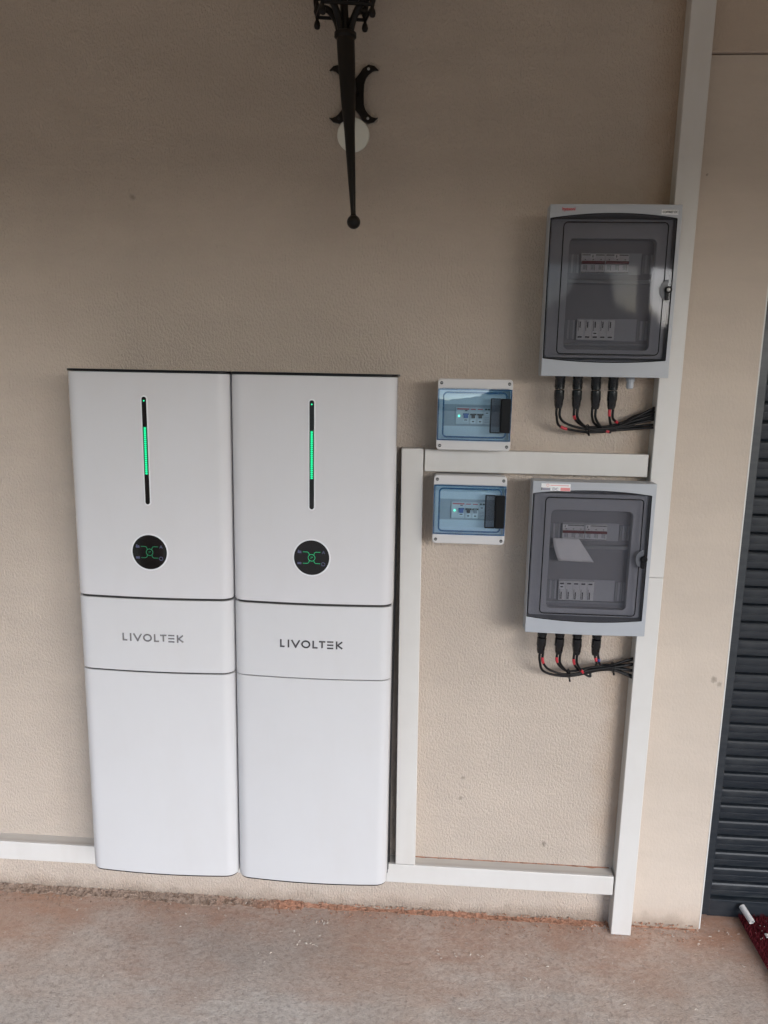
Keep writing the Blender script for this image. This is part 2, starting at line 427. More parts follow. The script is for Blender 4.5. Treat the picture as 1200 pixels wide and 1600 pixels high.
h.f = [(j*(NX+1)+i, j*(NX+1)+i+1, (j+1)*(NX+1)+i+1, (j+1)*(NX+1)+i) for j in range(NY) for i in range(NX)]
tag(h.build('hills', 'hill', smooth=60), 'low wooded hills mirrored in the clear doors', 'hills', kind='structure')
tr = MB()
for k in range(900):
    a = R(random.uniform(-75, 75)); d = random.uniform(95, 190)
    base = -1 + (9 + 6*noise.noise((a*2.2, 1.3, 0)) + 5*math.sin(a*1.3+.9) + 23*math.exp(-((math.degrees(a)-8.3)/4.8)**2))*max(0, min(1, (d-110)/130))**.8
    hh = random.uniform(4, 8); rr = hh*random.uniform(.4, .65); cx, cy = math.sin(a)*d, -math.cos(a)*d
    prof = [(rr*.3, 0), (rr, hh*.3), (rr, hh*.6), (rr*.7, hh*.85), (.2, hh)]
    q = len(tr.v); tr.lathe([(r_*random.uniform(.8, 1.2), t_) for r_, t_ in prof], 'z', 7, (cx, cy, base))
tag(tr.build('woodland', 'leaf'), 'dense green woodland covering the far hills', 'woodland', kind='stuff')

wall = thing('house_wall', (0, 0, 0), 'beige rough plastered house wall behind the white cabinets', 'wall')
MB().box(-9, .606, 0, .3, -.05, WALL_TOP).build('rough_plaster_face', 'wall', wall)
MB().box(.606, .8465, -.0025, .3, -.05, 2.4075).build('smooth_door_surround', 'wall_smooth', wall)
MB().box(.606, 9, -.010, .3, 2.411, WALL_TOP).build('lintel', 'wall_shaded', wall, bevel=.003)
MB().box(2.9, 9, -.0025, .3, -.05, 2.4075).build('end_pier', 'wall_smooth', wall)
MB().box(.607, 8.9, .012, .28, 2.40, 2.416).build('joint_back', 'wall_shaded', wall)
bd = MB()
bd.prism([(.8465, -.0035), (.8490, -.0035), (.8505, -.002), (.8505, .03), (.8465, .03)], .004, 2.409)
bd.build('corner_bead', 'bead', wall)
roof = thing('porch_roof', (0, 0, 0), 'sloping porch roof sheltering the wall', 'roof')
rm = MB(); a = [(.3, 3.26), (-3.5, 2.46), (-3.5, 2.60), (.3, 3.44)]
rm.prism(a, -9, 9, 'x'); rm.build('soffit', 'roof', roof)
MB().box(-9, 9, -3.56, -3.5, 2.41, 2.66).build('fascia_board', 'timber', roof)
for i, (px, lb) in enumerate(((-1.9, 'brown timber porch post to the left, behind the camera'), (1.62, 'brown timber porch post mirrored in the upper grey box'), (4.4, 'brown timber porch post at the far right'))):
    MBp = MB().box(-.08, .08, -.08, .08, 0, 2.46); p = MBp.build('porch_post', 'timber', bevel=.01); p.location = (px, -3.35, 0)
    tag(p, lb, 'post', 'porch posts')

# roller shutter in the doorway
sh = thing('roller_shutter', (.87, .06, 0), 'closed dark grey roller shutter in the doorway', 'shutter')
MB().box(-.024, .021, -.018, .03, .018, 2.41).build('guide_rail', 'shutter', sh, bevel=.002)
prof = [(.010, .0), (.004, .001), (-.001, .004), (-.004, .014), (-.0052, .0235), (-.0042, .0245), (-.0042, .0255), (-.0056, .0265), (-.0085, .040), (-.0088, .0455), (-.006, .0495), (.0, .0515), (.010, .052)]
sm = MB(); sm.prism(prof, .0225, 1.95, 'x'); s0 = sm.build('slat', 'shutter', sh, smooth=32); s0.location = (0, .012, .062)
for i in range(1, 45):
    s = s0.copy(); C.objects.link(s); s.location = (0, .012 + random.uniform(-.0006, .0006), .062 + .052*i)
MB().prism([(.0, 0.002), (.0, .058), (.012, .0605), (.02, .0605), (.02, .002)], .0225, 1.95, 'x').build('bottom_bar', 'shutter', sh, bevel=.0015)

# ------------------------------------------------------------------ soil ridge at the wall foot
sl = MB(); xs = [-1.75 + .005*i for i in range(int((.845+1.75)/.005)+1)]
def nz(x, s, o=0): return noise.noise((x*s, o, 0))
rows = 7
for x in xs:
    edge = .35 if x > .62 else .62 if x > -.35 else 1.0
    hh = max(.003, (.012 + .011*nz(x, 5) + .008*nz(x, 24, 3) + .005*nz(x, 90, 5))*edge)
    dd = max(.010, (.030 + .020*nz(x, 5, 9) + .014*nz(x, 30, 2) + .006*nz(x, 100, 2))*edge)
    for k in range(rows):
        t = k/(rows-1)
        z = hh*(1-t)**1.5 + .0035*nz(x, 140, k*3.1)*(1-t) + .002*nz(x, 60, k*7.7)*(1 if 0 < k < rows-1 else 0)
        sl.v.append((x, .002 - dd*t, max(z, .0006) if k < rows-1 else -.002))
for i in range(len(xs)-1):
    for k in range(rows-1): sl.f.append((i*rows+k, i*rows+k+1, (i+1)*rows+k+1, (i+1)*rows+k))
tet = [(0, 0, 1), (.9, 0, -.3), (-.45, .8, -.35), (-.45, -.8, -.3), (.2, .3, .6)]
for k in range(2600):
    x = random.uniform(-1.7, .84); far = random.random()**2.2
    if x > -.7 and random.random() < .45: continue
    y = -.004 - .075*far; r_ = random.uniform(.0010, .0048)*(1-.5*far)
    zb = .012*(1-min(1, far*2.4)); a = random.uniform(0, 6.3); ca, sa = math.cos(a), math.sin(a)
    sl.add([(x+r_*(ca*p-sa*q)*random.uniform(.6, 1.4), y+r_*(sa*p+ca*q)*random.uniform(.6, 1.4), zb+r_*.4+r_*t*random.uniform(.5, 1)) for p, q, t in tet],
           [(0, 1, 4), (0, 4, 2), (1, 2, 4), (0, 2, 3), (0, 3, 1), (1, 3, 2)])
tag(sl.build('soil_ridge', 'soil'), 'crumbly reddish soil lying along the foot of the wall', 'soil', kind='stuff')

# pale plaster shavings on the floor
ch = MB()
spots = [(-.28, -.075, 9, .02), (-.33, -.13, 4, .03), (-.33, -.165, 6, .02), (-.39, -.20, 5, .04), (.17, -.165, 4, .012), (-.62, -.05, 3, .05), (-.37, -.03, 5, .02),
         (.09, -.17, 5, .02), (.30, -.24, 4, .02), (-.9, -.12, 5, .15), (0, -.3, 14, .4), (.5, -.2, 12, .3), (.86, -.02, 6, .05), (.92, .0, 6, .05), (-.6, -.25, 14, .4), (.53, -.01, 9, .03)]
for cx, cy, n_, sp in spots:
    for k in range(n_):
        x, y = random.gauss(cx, sp), random.gauss(cy, sp*.5)
        if y > -.005: y = -.012
        a = random.uniform(0, 6.3); L = random.uniform(.002, .009); cur = random.uniform(-2.5, 2.5); pth = []
        for i in range(5):
            t = i/4; pth.append((x+L*t*math.cos(a+cur*t), y+L*t*math.sin(a+cur*t), .0016+.002*math.sin(math.pi*t)*random.random()))
        ch.tube(pth, random.uniform(.0005, .0012), 5)
tag(ch.build('plaster_shavings', 'chip'), 'pale plaster shavings scattered on the concrete floor', 'debris', kind='stuff')

# ------------------------------------------------------------------ white cable ducts
def duct_v(name, x0, x1, z0, z1, depth, label, splits=(), lean=0.0):
    o_ = thing(name, ((x0+x1)/2, 0, z0), label, 'cable duct', 'white cable ducts')
    hw = (x1-x0)/2; H = z1-z0
    MB().box(-hw+.0015, hw-.0015, .001, -depth+.006, 0, H).build('duct_body', 'trunk_side', o_, bevel=.001)
    ed = [0] + [s_-z0 for s_ in splits] + [H]
    for a_, b_ in zip(ed[:-1], ed[1:]):
        MB().box(-hw, hw, -depth+.012, -depth, a_+.0005, b_-.0006).build('duct_lid', 'trunk', o_, bevel=.0018)
    o_.rotation_euler = (0, lean, 0)
    return o_
def duct_h(name, x0, x1, z0, z1, depth, label, splits=()):
    o_ = thing(name, (x0, 0, z0), label, 'cable duct', 'white cable ducts')
    H = z1-z0; L = x1-x0
    MB().box(0, L, .001, -depth+.006, .0015, H-.0015).build('duct_body', 'trunk_side', o_, bevel=.001)
    ed = [0] + [s_-x0 for s_ in splits] + [L]
    for a_, b_ in zip(ed[:-1], ed[1:]):
        MB().box(a_+.0005, b_-.0006, -depth+.012, -depth, 0, H).build('duct_lid', 'trunk', o_, bevel=.0018)
    return o_
duct_v('cable_duct', .5765, .6345, .001, 3.12, .047, 'tall white vertical cable duct running from floor to roof', (1.098,), lean=.0030)
duct_h('cable_duct', -.0165, .5745, 1.370, 1.430, .040, 'upper horizontal white cable duct between the two small blue boxes')
duct_v('cable_duct', -.0685, -.0095, .191, 1.432, .045, 'short vertical white cable duct right beside the right cabinet', lean=-.0085)
duct_h('cable_duct', -2.6, .5735, .130, .190, .045, 'low horizontal white cable duct just above the floor', (-.75,))

du = MB(); dx_ = [-.06+.004*i for i in range(158)]
for x in dx_:
    dd = .004 + .003*nz(x, 40, 1) + (.006 if x > .47 else 0)*max(0, nz(x, 30, 6)+.3); hh = .0012 + .0010*nz(x, 70, 4)
    du.v += [(x, .001, .1885+max(.0003, hh)), (x, -max(.001, dd)*.5, .1885+max(.0003, hh)*.8), (x, -max(.0012, dd), .1883)]
du.f = [(3*i+k, 3*i+k+1, 3*i+4+k, 3*i+3+k) for i in range(len(dx_)-1) for k in range(2)]
tag(du.build('dust_line', 'soil'), 'thin line of red dust along the top of the low duct', 'dust', kind='stuff')

# ------------------------------------------------------------------ the two white cabinets
HW = .2105
def front_y(x, hw=HW, front=.2, bow=.011, r=.030):
    t = min(1, abs(x)/hw); y = -front + bow*t*t
    d = hw - abs(x)
    if d < r: y += r*(1-math.sqrt(max(0, 1-((r-d)/r)**2)))*.85
    return y
def cab_profile(hw, back, inset=0.0, front=.2):
    pts = []; n = 44
    for i in range(n+1):
        u = -1 + 2*i/n; x = hw*math.sin(u*math.pi/2)**1 if False else hw*(1-(1-abs(u))**1.9)*(1 if u > 0 else -1)
        pts.append((x, front_y(x, hw, front-inset)))
    return pts + [(hw, back), (-hw, back)]
def stroke(m, pts, wd, off, dep=.0016, inst=0):
    """polyline stroke of width wd on the bowed cover (x,z pts)"""
    for (x0, z0), (x1, z1) in zip(pts[:-1], pts[1:]):
        dx, dz = x1-x0, z1-z0; L = math.hypot(dx, dz) or 1; nx, nz_ = -dz/L*wd/2, dx/L*wd/2; ex, ez = dx/L*inst, dz/L*inst
        q = [(x0-ex+nx, z0-ez+nz_), (x1+ex+nx, z1+ez+nz_), (x1+ex-nx, z1+ez-nz_), (x0-ex-nx, z0-ez-nz_)]
        vs = [(a_, front_y(a_)+off, b_) for a_, b_ in q] + [(a_, front_y(a_)+off+dep, b_) for a_, b_ in q]
        m.add(vs, [(0, 1, 2, 3), (7, 6, 5, 4), (0, 4, 5, 1), (1, 5, 6, 2), (2, 6, 7, 3), (3, 7, 4, 0)])
def arcp(cx, cz, rx, rz, a0, a1, n=20):
    return [(cx+rx*math.cos(R(a0+(a1-a0)*i/n)), cz+rz*math.sin(R(a0+(a1-a0)*i/n))) for i in range(n+1)]
def wrap_poly(m, pts, off, dep):
    n = len(pts); vs = [(x, front_y(x)+off, z) for x, z in pts] + [(x, front_y(x)+off+dep, z) for x, z in pts]
    m.add(vs, [tuple(range(n-1, -1, -1)), tuple(range(n, 2*n))] + [(i, (i+1) % n, n+(i+1) % n, n+i) for i in range(n)])
def cabinet(cx, label, narrow, dx, glow):
    u = thing('inverter_cabinet', (cx, 0, .225), label, 'cabinet', 'white inverter cabinets')
    Z = lambda z: z-.225
    MB().prism(cab_profile(HW-.006, -.012, .004), Z(.229), Z(1.619)).build('chassis', 'chassis', u, smooth=40)
    MB().prism(cab_profile(HW, -.05, -.0015), Z(1.6195), Z(1.6255)).build('top_plate', 'black', u, smooth=40, bevel=.001)
    def cover(name, z0, z1, mat, nr):
        p = cab_profile(HW-.0012, -.118); p = [(min(x, HW-.0012-nr), y) for x, y in p] if nr else p
        return MB().prism(p, Z(z0), Z(z1)).build(name, mat, u, smooth=40, bevel=.0015)
    cover('upper_cover', 1.0375, 1.6185, 'unit_gloss', 0)
    cover('middle_cover', .8315, 1.0312, 'unit_matte', narrow)
    cover('lower_cover', .2275, .8315-(.0042 if narrow == 0 else .0024), 'unit_matte', narrow)
    MB().prism(cab_profile(HW-.003, -.118, .001), Z(.2245), Z(.2275)).build('base_trim', 'black', u, smooth=40)
    if narrow:
        for k, (xx, yy, rr) in enumerate(((HW-.008, -.100, .0045), (HW-.006, -.084, .0045), (HW-.006, -.066, .0045), (HW-.004, -.050, .0045))):
            pth = [(xx+.0012*math.sin(k*2+j*.9), yy, Z(1.395-.02*k-j*(1.193-.02*k)/8)) for j in range(9)]
            MB().tube(pth, rr, 8).build('side_cable', 'cable', u, smooth=50)
    # light bar
    lb = MB(); wrap_poly(lb, rrect(dx-.0092, dx+.0092, Z(1.2825), Z(1.5625), .0091, 8), -.0006, .004); bz = lb.build('light_bar_bezel', 'bezel', u, bevel=.0005)
    lb = MB(); wrap_poly(lb, rrect(dx-.0058, dx+.0058, Z(1.286), Z(1.559), .0057, 8), -.0011, .004); bar = lb.build('light_bar', 'glass_black', u)
    lg = MB(); wrap_poly(lg, rrect(dx-.0050, dx+.0050, Z(1.3625), Z(1.4845), .0012, 3), -.0016, .001); lg.build('led_diffuser', 'led_glow', bar)
    ld = MB()
    for i in range(25):
        z = Z(1.3655) + i*.0048; wrap_poly(ld, arcp(dx, z, .0029, .0017, 0, 345, 9), -.0020, .0008)
    lo = ld.build('led_row', 'led', bar); lo['kind'] = 'stuff'
    ld = MB(); wrap_poly(ld, arcp(dx, Z(1.549), .0017, .0019, 0, 345, 9), -.0020, .0008); ld.build('status_led', 'led', bar)
    # round display
    dm = MB(); wrap_poly(dm, arcp(dx, Z(1.160), .0495, .0495, 0, 354, 59), -.0009, .004); dm.build('display_bezel', 'bezel', u, bevel=.0006)
    dm = MB(); wrap_poly(dm, arcp(dx, Z(1.160), .0455, .0455, 0, 354, 59), -.0014, .004); dis = dm.build('round_display', 'glass_black', u)
    zc = Z(1.160)
    ln = MB(); stroke(ln, arcp(dx, zc, .0088, .0088, 0, 360, 28), .0014, -.0020, .0008)
    for sx_ in (-1, 1):
        for sz in (-1, 1):
            stroke(ln, [(dx+sx_*.0060, zc+sz*.0072), (dx+sx_*.0066, zc+sz*.0110), (dx+sx_*.0088, zc+sz*.0142), (dx+sx_*.0115, zc+sz*.0150), (dx+sx_*.0225, zc+sz*.0150)], .0013, -.0020, .0008)
    stroke(ln, [(dx-.003, zc+.002), (dx+.003, zc+.002)], .0007, -.0020, .0008); stroke(ln, [(dx-.003, zc-.002), (dx+.003, zc+.0012)], .0007, -.0020, .0008)
    ln.build('status_lines', 'led_line' if glow else 'led_line_dim', dis)
    def icon(*strokes):
        m = MB()
        for k, (pts, wd_) in enumerate(strokes): stroke(m, [(dx+p, zc+q) for p, q in pts], wd_, -.0020-.0001*k, .0008)
        m.build('display_icon', 'icon', dis)
    icon(([(-.036, .0135), (-.0265, .0135)], .004), ([(-.0335, .0150), (-.0335, .0195)], .0035), ([(-.0285, .0150), (-.0285, .0175)], .003))
    icon(([(-.0365, -.0150), (-.0265, -.0150)], .0055))
    icon(([(.027, .011), (.0305, .0185), (.034, .011)], .0012), ([(.028, .0135), (.033, .0135)], .0010))
    icon((arcp(.0300, -.0165, .0046, .0046, -50, 230, 12), .0014), ([(.027, -.0203), (.033, -.0203)], .0016))
    # lettering LIVOLTEK
    lt = MB(); h_ = .0215; zb = Z(.9155); x = dx-.0835; wd = .0042; of = -.0010; dp = .0014; i2 = wd/2
    zt = zb+h_; z0 = zb+i2; z1 = zt-i2; a = x
    stroke(lt, [(a+i2, z1), (a+i2, z0)], wd, of, dp, i2); stroke(lt, [(a+wd+.0001, z0), (a+.0125, z0)], wd, of, dp, .0)
    a = x+.0225; stroke(lt, [(a, z1), (a, z0)], wd, of, dp, i2)
    a = x+.0320; stroke(lt, [(a, z1), (a+.0095, z0)], wd, of, dp, i2); stroke(lt, [(a+.0095, z0), (a+.019, z1)], wd, of-.0001, dp, i2)
    a = x+.0685; stroke(lt, arcp(a, zb+h_/2, .0100, .0088, 0, 360, 32), wd, of, dp, .0003)
    a = x+.0860; stroke(lt, [(a+i2, z1), (a+i2, z0)], wd, of, dp, i2); stroke(lt, [(a+wd+.0001, z0), (a+.0135, z0)], wd, of, dp, 0)
    a = x+.1030; stroke(lt, [(a, z1), (a+.0170, z1)], wd, of, dp, 0); stroke(lt, [(a+.0085, z1-i2-.0001), (a+.0085, z0)], wd, of, dp, 0)
    a = x+.1245
    for zz in (z1, zb+h_/2, z0): stroke(lt, [(a, zz), (a+.0165, zz)], wd*.92, of, dp, 0)
    a = x+.1475; stroke(lt, [(a+i2, z1), (a+i2, z0)], wd, of, dp, i2)
    stroke(lt, [(a+.0050, zb+h_/2), (a+.0155, z1)], wd, of, dp, i2*.6); stroke(lt, [(a+.0052, zb+h_/2-.0002), (a+.0160, z0)], wd, of-.0001, dp, i2*.6)
    lt.build('lettering', 'chrome' if glow else 'chrome_pale', u)
    return u
cabinet(-.7185, 'left white inverter cabinet with green light bar and lettering in a painted pale sheen', 0, -.0015, 0)
cabinet(-.2965, 'right white inverter cabinet with green light bar beside the vertical duct', .0018, 0.0, 1)

# ------------------------------------------------------------------ large grey distribution boxes
BW, BH = .157, .2045
def bulge(x, z=0): return -.120 + .006*(x/BW)**2 + .0015*(z/BH)**2
def d_top(x): return .172 + .0115*(1-(x/BW)**2)
def d_bot(x): return -.161 - .0085*(1-(x/BW)**2)
def grid_sheet(cols, zrows, yf, hole=None):
    """cols: xs; zrows(x)-> list of z's; returns bmesh sheet with quads, skipping hole cells"""
    bm = bmesh.new(); V = []
    for x in cols:
        V.append([bm.verts.new((x, yf(x, z), z)) for z in zrows(x)])
    for i in range(len(cols)-1):
        for j in range(len(V[0])-1):
            if hole and hole(i, j): continue
            bm.faces.new((V[i][j], V[i+1][j], V[i+1][j+1], V[i][j+1]))
    return bm
def skirt(bm, dist_y):
    be = [e for e in bm.edges if e.is_boundary]
    r = bmesh.ops.extrude_edge_only(bm, edges=be)
    for v in r['geom']:
        if isinstance(v, bmesh.types.BMVert): v.co.y = dist_y
    bmesh.ops.recalc_face_normals(bm, faces=bm.faces)
    return bm
def bm_obj(name, bm, mat, parent, **kw):
    me = bpy.data.meshes.new(name); bm.to_mesh(me); bm.free(); return link(name, me, mat, parent, **kw)
def closed_sheet(bm, th):
    geom = bmesh.ops.extrude_face_region(bm, geom=list(bm.faces))
    for v in geom['geom']:
        if isinstance(v, bmesh.types.BMVert): v.co.y += th
    bmesh.ops.recalc_face_normals(bm, faces=bm.faces); return bm
def curved(x0, x1, z0, z1, off, n=6):
    m = MB(); zm = (z0+z1)/2
    for i in range(n+1):
        x = x0+(x1-x0)*i/n; y = bulge(x, zm)-off
        m.v += [(x, y, z0), (x, y, z1), (x, y+.002, z1), (x, y+.002, z0)]
    for i in range(n):
        a_, b_ = 4*i, 4*i+4
        m.f += [(a_+k, a_+(k+1) % 4, b_+(k+1) % 4, b_+k) for k in range(4)]
    m.f += [(0, 3, 2, 1), (4*n, 4*n+1, 4*n+2, 4*n+3)]
    return m
def big_box(cx, cz, label, variant):
    b = thing('distribution_box', (cx, 0, cz), label, 'distribution box', 'large grey distribution boxes')
    MB().prism(rrect(-BW+.008, BW-.008, -BH+.008, BH-.008, .010, 4), -.058, .0, 'y').build('back_box', 'box_back', b, bevel=.002)
    MB().prism(rrect(-BW+.0035, BW-.0035, -BH+.0035, BH-.0035, .008, 4), -.066, -.0585, 'y').build('seal_step', 'box_grey', b, bevel=.0015)
    n = 22; xl, xr = -BW+.0022, BW-.0105
    cols = [-BW, xl] + [xl+(xr-xl)*i/n for i in range(1, n)] + [xr, BW-.006, BW]
    bm = grid_sheet(cols, lambda x: [-BH, -BH+.01, d_bot(max(xl, min(xr, x))), d_top(max(xl, min(xr, x))), BH-.012, BH], bulge, lambda i, j: j == 2 and 1 <= i <= n)
    skirt(bm, -.064); bm_obj('front_cover', bm, 'box_grey', b, smooth=32, bevel=.0032, segs=3)
    # inner fascia, seen through the door
    ZL, ZH = -.158, .172
    ring_frame(rrect(-.150, .142, ZL, ZH, .006, 5), rrect(-.104, .106, -.138, .128, .012, 5), -.101, -.080).build('fascia_frame', 'fascia', b, bevel=.001)
    cv = MB().box(-.149, .141, -.0795, -.070, ZL+.001, ZH-.001).build('module_cover', 'cover_dark', b)
    MB().prism([(-.0796, .034), (-.086, .032), (-.086, .024), (-.0796, .022)], -.103, .105, 'x').build('divider', 'fascia_rib', cv, bevel=.0008)
    MB().prism([(-.0796, -.122), (-.084, -.123), (-.084, -.128), (-.0796, -.129)], -.103, .105, 'x').build('divider', 'fascia_rib', cv, bevel=.0008)
    rows_ = ((.048, .094), (-.113, -.064)) if variant == 'A' else ((.047, .089), (-.119, -.066))
    for za, zb in rows_:
        for s_ in (-1, 1):
            for k in range(4):
                x0 = (-.100+.0066*k) if s_ < 0 else (.080+.0066*k)
                MB().box(x0, x0+.0050, -.0825, -.0790, za+.001, zb-.001).build('blanking_strip', 'fascia' if k % 2 else 'fascia_rib', cv)
        MB().box(-.070, .078, -.0805, -.0785, za-.002, zb+.003).build('module_window', 'fascia', cv)
    # row of two three-pole breakers
    za, zb = rows_[0]; zt = zb-za
    for q in range(2):
        x0 = -.071 + .0585*q; br = MB().box(x0, x0+.0575, -.0905, -.0812, za, zb).build('circuit_breaker', 'module', b, bevel=.0008)
        MB().box(x0+.002, x0+.0555, -.0915, -.0903, zb-.0040, zb-.0022).build('top_slot', 'ink', br)
        MB().box(x0+.0008, x0+.0567, -.0985, -.0903, za+zt*.46, za+zt*.61).build('toggle_bar', 'red_toggle', br, bevel=.001)
        for k in range(3):
            xx = x0+.0096+.0192*k
            MB().lathe([(.0014, -.0910), (.0014, -.0903)], 'y', 10, (xx, 0, za+zt*.70)).build('pole_mark', 'ink', br)
            MB().box(xx+.0040, xx+.0049, -.0911, -.0903, za+zt*.14, za+zt*.42).build('pole_slot', 'ink', br)
            MB().box(xx-.0045, xx+.0025, -.0913, -.0903, za+zt*.18, za+zt*.42).build('pole_face', 'fascia', br)
        lx = x0 + (.022 if (q == 0 and variant == 'A') else .001 if q == 0 else .021 if variant == 'A' else .001)
        lab = MB().box(lx, lx+.0125, -.0922, -.0903, za+zt*.76, za+zt*.97).build('marker_label', 'label', br)
        MB().box(lx+.0045, lx+.0065, -.0926, -.0921, za+zt*.80, za+zt*.93).build('print', 'ink', br)
        MB().box(x0+.0005, x0+.057, -.0910, -.0903, za+.0012, za+.0026).build('bottom_slot', 'ink', br)
    za, zb = rows_[1]; zt = zb-za
    for q in range(5):
        x0 = -.071 + .0187*q; sg = MB().box(x0, x0+.0183, -.0890, -.0812, za, zb).build('surge_module', 'module', b, bevel=.0006)
        up_ = variant == 'A'
        f0, f1 = (.60, .95) if up_ else (.06, .48)
        MB().box(x0+.0062, x0+.0088, -.0900, -.0888, za+zt*f0, za+zt*(f1-.05)).build('indicator_slot', 'ink', sg)
        MB().box(x0+.0030, x0+.0040, -.0897, -.0888, za+zt*(f0-.16 if up_ else f0), za+zt*(f1 if up_ else f1+.1)).build('indicator_slot', 'ink', sg)
        t0, t1 = (.10, .17) if up_ else (.83, .90)
        MB().box(x0+.0030, x0+.0135, -.0896, -.0888, za+zt*t0, za+zt*t1).build('print', 'ink', sg)
        if (up_ and q == 2) or (not up_ and q == 0):
            k0, k1 = (.22, .42) if up_ else (.60, .80)
            MB().box(x0+.002, x0+.0135, -.0905, -.0888, za+zt*k0, za+zt*k1).build('marker_label', 'label', sg)
            MB().box(x0+.004, x0+.0115, -.0909, -.0904, za+zt*(k0+.07), za+zt*(k1-.07)).build('print', 'ink', sg)
    # hinged smoked door
    n = 22; x0, x1 = xl+.0012, xr-.0012
    dcols = [x0+(x1-x0)*i/n for i in range(n+1)]
    def zr(x): t, q = d_top(x)-.0012, d_bot(x)+.0012; return [q+(t-q)*k/8 for k in range(9)]
    bm = grid_sheet(dcols, zr, lambda x, z: bulge(x, z)+.0010); closed_sheet(bm, .0028)
    door = bm_obj('door', bm, 'smoke', b, smooth=32)
    gk = MB(); pts = rrect(-.122, .127, -.149, .163, .010, 6); pth = [(x, bulge(x, z)+.0006, z) for x, z in pts]
    gk.tube(pth+[pth[0]], .0015, 6, cap=False); gk.build('door_line', 'black', door, smooth=60)
    for xx in (x0-.0008, x1+.0006):
        q = [(xx, bulge(xx, z)+.0012, z) for z in [d_bot(xx)+.0006+(d_top(xx)-d_bot(xx)-.0012)*k/8 for k in range(9)]]
        MB().tube(q, .0015, 6).build('door_gap', 'black', door)
    for fn in (d_top, d_bot):
        q = [(x, bulge(x, 0)+.0030, fn(x)) for x in dcols]; MB().tube(q, .0017, 6).build('door_gap', 'black', door)
    # lock with its recess
    lx, lz = .1365, .007
    MB().prism(arcp(lx, lz, .020, .024, 90, 270, 20), -.1168, -.1150, 'y').build('finger_recess', 'recess', door, bevel=.0005)
    MB().box(lx-.0055, lx+.0035, -.1215, -.1135, lz-.0245, lz+.004).build('latch', 'black', door, bevel=.001)
    MB().lathe([(.0088, -.1130), (.0088, -.1225), (.0075, -.1245), (.0048, -.1245), (.0046, -.1235)], 'y', 24, (lx+.001, 0, lz)).build('lock', 'black', door, smooth=40)
    if variant == 'A':
        MB().lathe([(.0044, -.1230), (.0044, -.1252), (.0030, -.1262)], 'y', 18, (lx, 0, lz)).build('lock_core', 'steel', door, smooth=40)
    # lettering and stickers on the top strip
    zt_ = .5*(BH + d_top(0)) + .001
    if variant == 'A':
        text('red_lettering', 'hyesoni', .0108, -.113, bulge(-.092, .19)-.0004, .1925, 'red', b, True, .95)
        curved(.107, .1475, .1815, .1920, .0006).build('label_sticker', 'label', b)
        text('label_print', 'COFFRET DC', .0076, .1275, bulge(.110, .19)-.0012, .1866, 'ink', b, True, .80)
        MB().lathe([(.011, -.0), (.011, -.012), (.009, -.013), (.009, -.028), (.006, -.031)], 'z', 12, (.076, -.068, -BH+.002)).build('cable_gland', 'box_grey', b)
    else:
        yy = bulge(-.105, .19)
        curved(-.136, -.062, .1800, .1990, .0005).build('sticker', 'label', b)
        curved(-.133, -.113, .1806, .1875, .0009).build('grey_print', 'grey_ink', b)
        curved(-.1355, -.1335, .1806, .1880, .0010).build('dark_print', 'ink', b)
        curved(-.0870, -.0630, .1806, .1890, .0009).build('red_print', 'pink', b)
        text('dc_lettering', 'DC', .0098, -.1000, yy-.0014, .1845, 'grey_ink', b, True, 1.1)
        curved(-.113, -.066, .1935, .1950, .0009).build('fine_print', 'pink', b)
        stk = MB(); stk.tube([(x, yy-.0002, z) for x, z in arcp(-.1195, .1942, .0032, .0032, 0, 360, 14)], .0005, 5); stk.build('ring_print', 'pink', b)
    return b
big_box(.4275, 1.8335, 'upper large grey box with smoked door and white sticker', 'A')
boxB = big_box(.4230, 1.1580, 'lower large grey box with smoked door and folded paper inside', 'B')
pp = MB()
A_ = [Vector((.326, -.1060, 1.2120)), Vector((.394, -.1035, 1.2110)), Vector((.4385, -.0975, 1.1475)), Vector((.344, -.1050, 1.1505))]
NN = 8
for i in range(NN+1):
    for j in range(NN+1):
        s_, t_ = i/NN, j/NN; p = A_[0]*(1-s_)*(1-t_) + A_[1]*s_*(1-t_) + A_[2]*s_*t_ + A_[3]*(1-s_)*t_
        p.y += -.0016*math.sin(math.pi*s_)*(1-t_) + .0006*math.sin(9*t_); p.x += .003*math.sin(math.pi*t_)*(1-s_)*-1; pp.v.append(tuple(p))
pp.f = [(i*(NN+1)+j, (i+1)*(NN+1)+j, (i+1)*(NN+1)+j+1, i*(NN+1)+j+1) for i in range(NN) for j in range(NN)]
po = pp.build('paper_sheet', 'paper', smooth=60); sm_ = po.modifiers.new('thickness', 'SOLIDIFY'); sm_.thickness = .0003
tag(po, 'folded white paper sheet behind the smoked door of the lower grey box', 'paper')

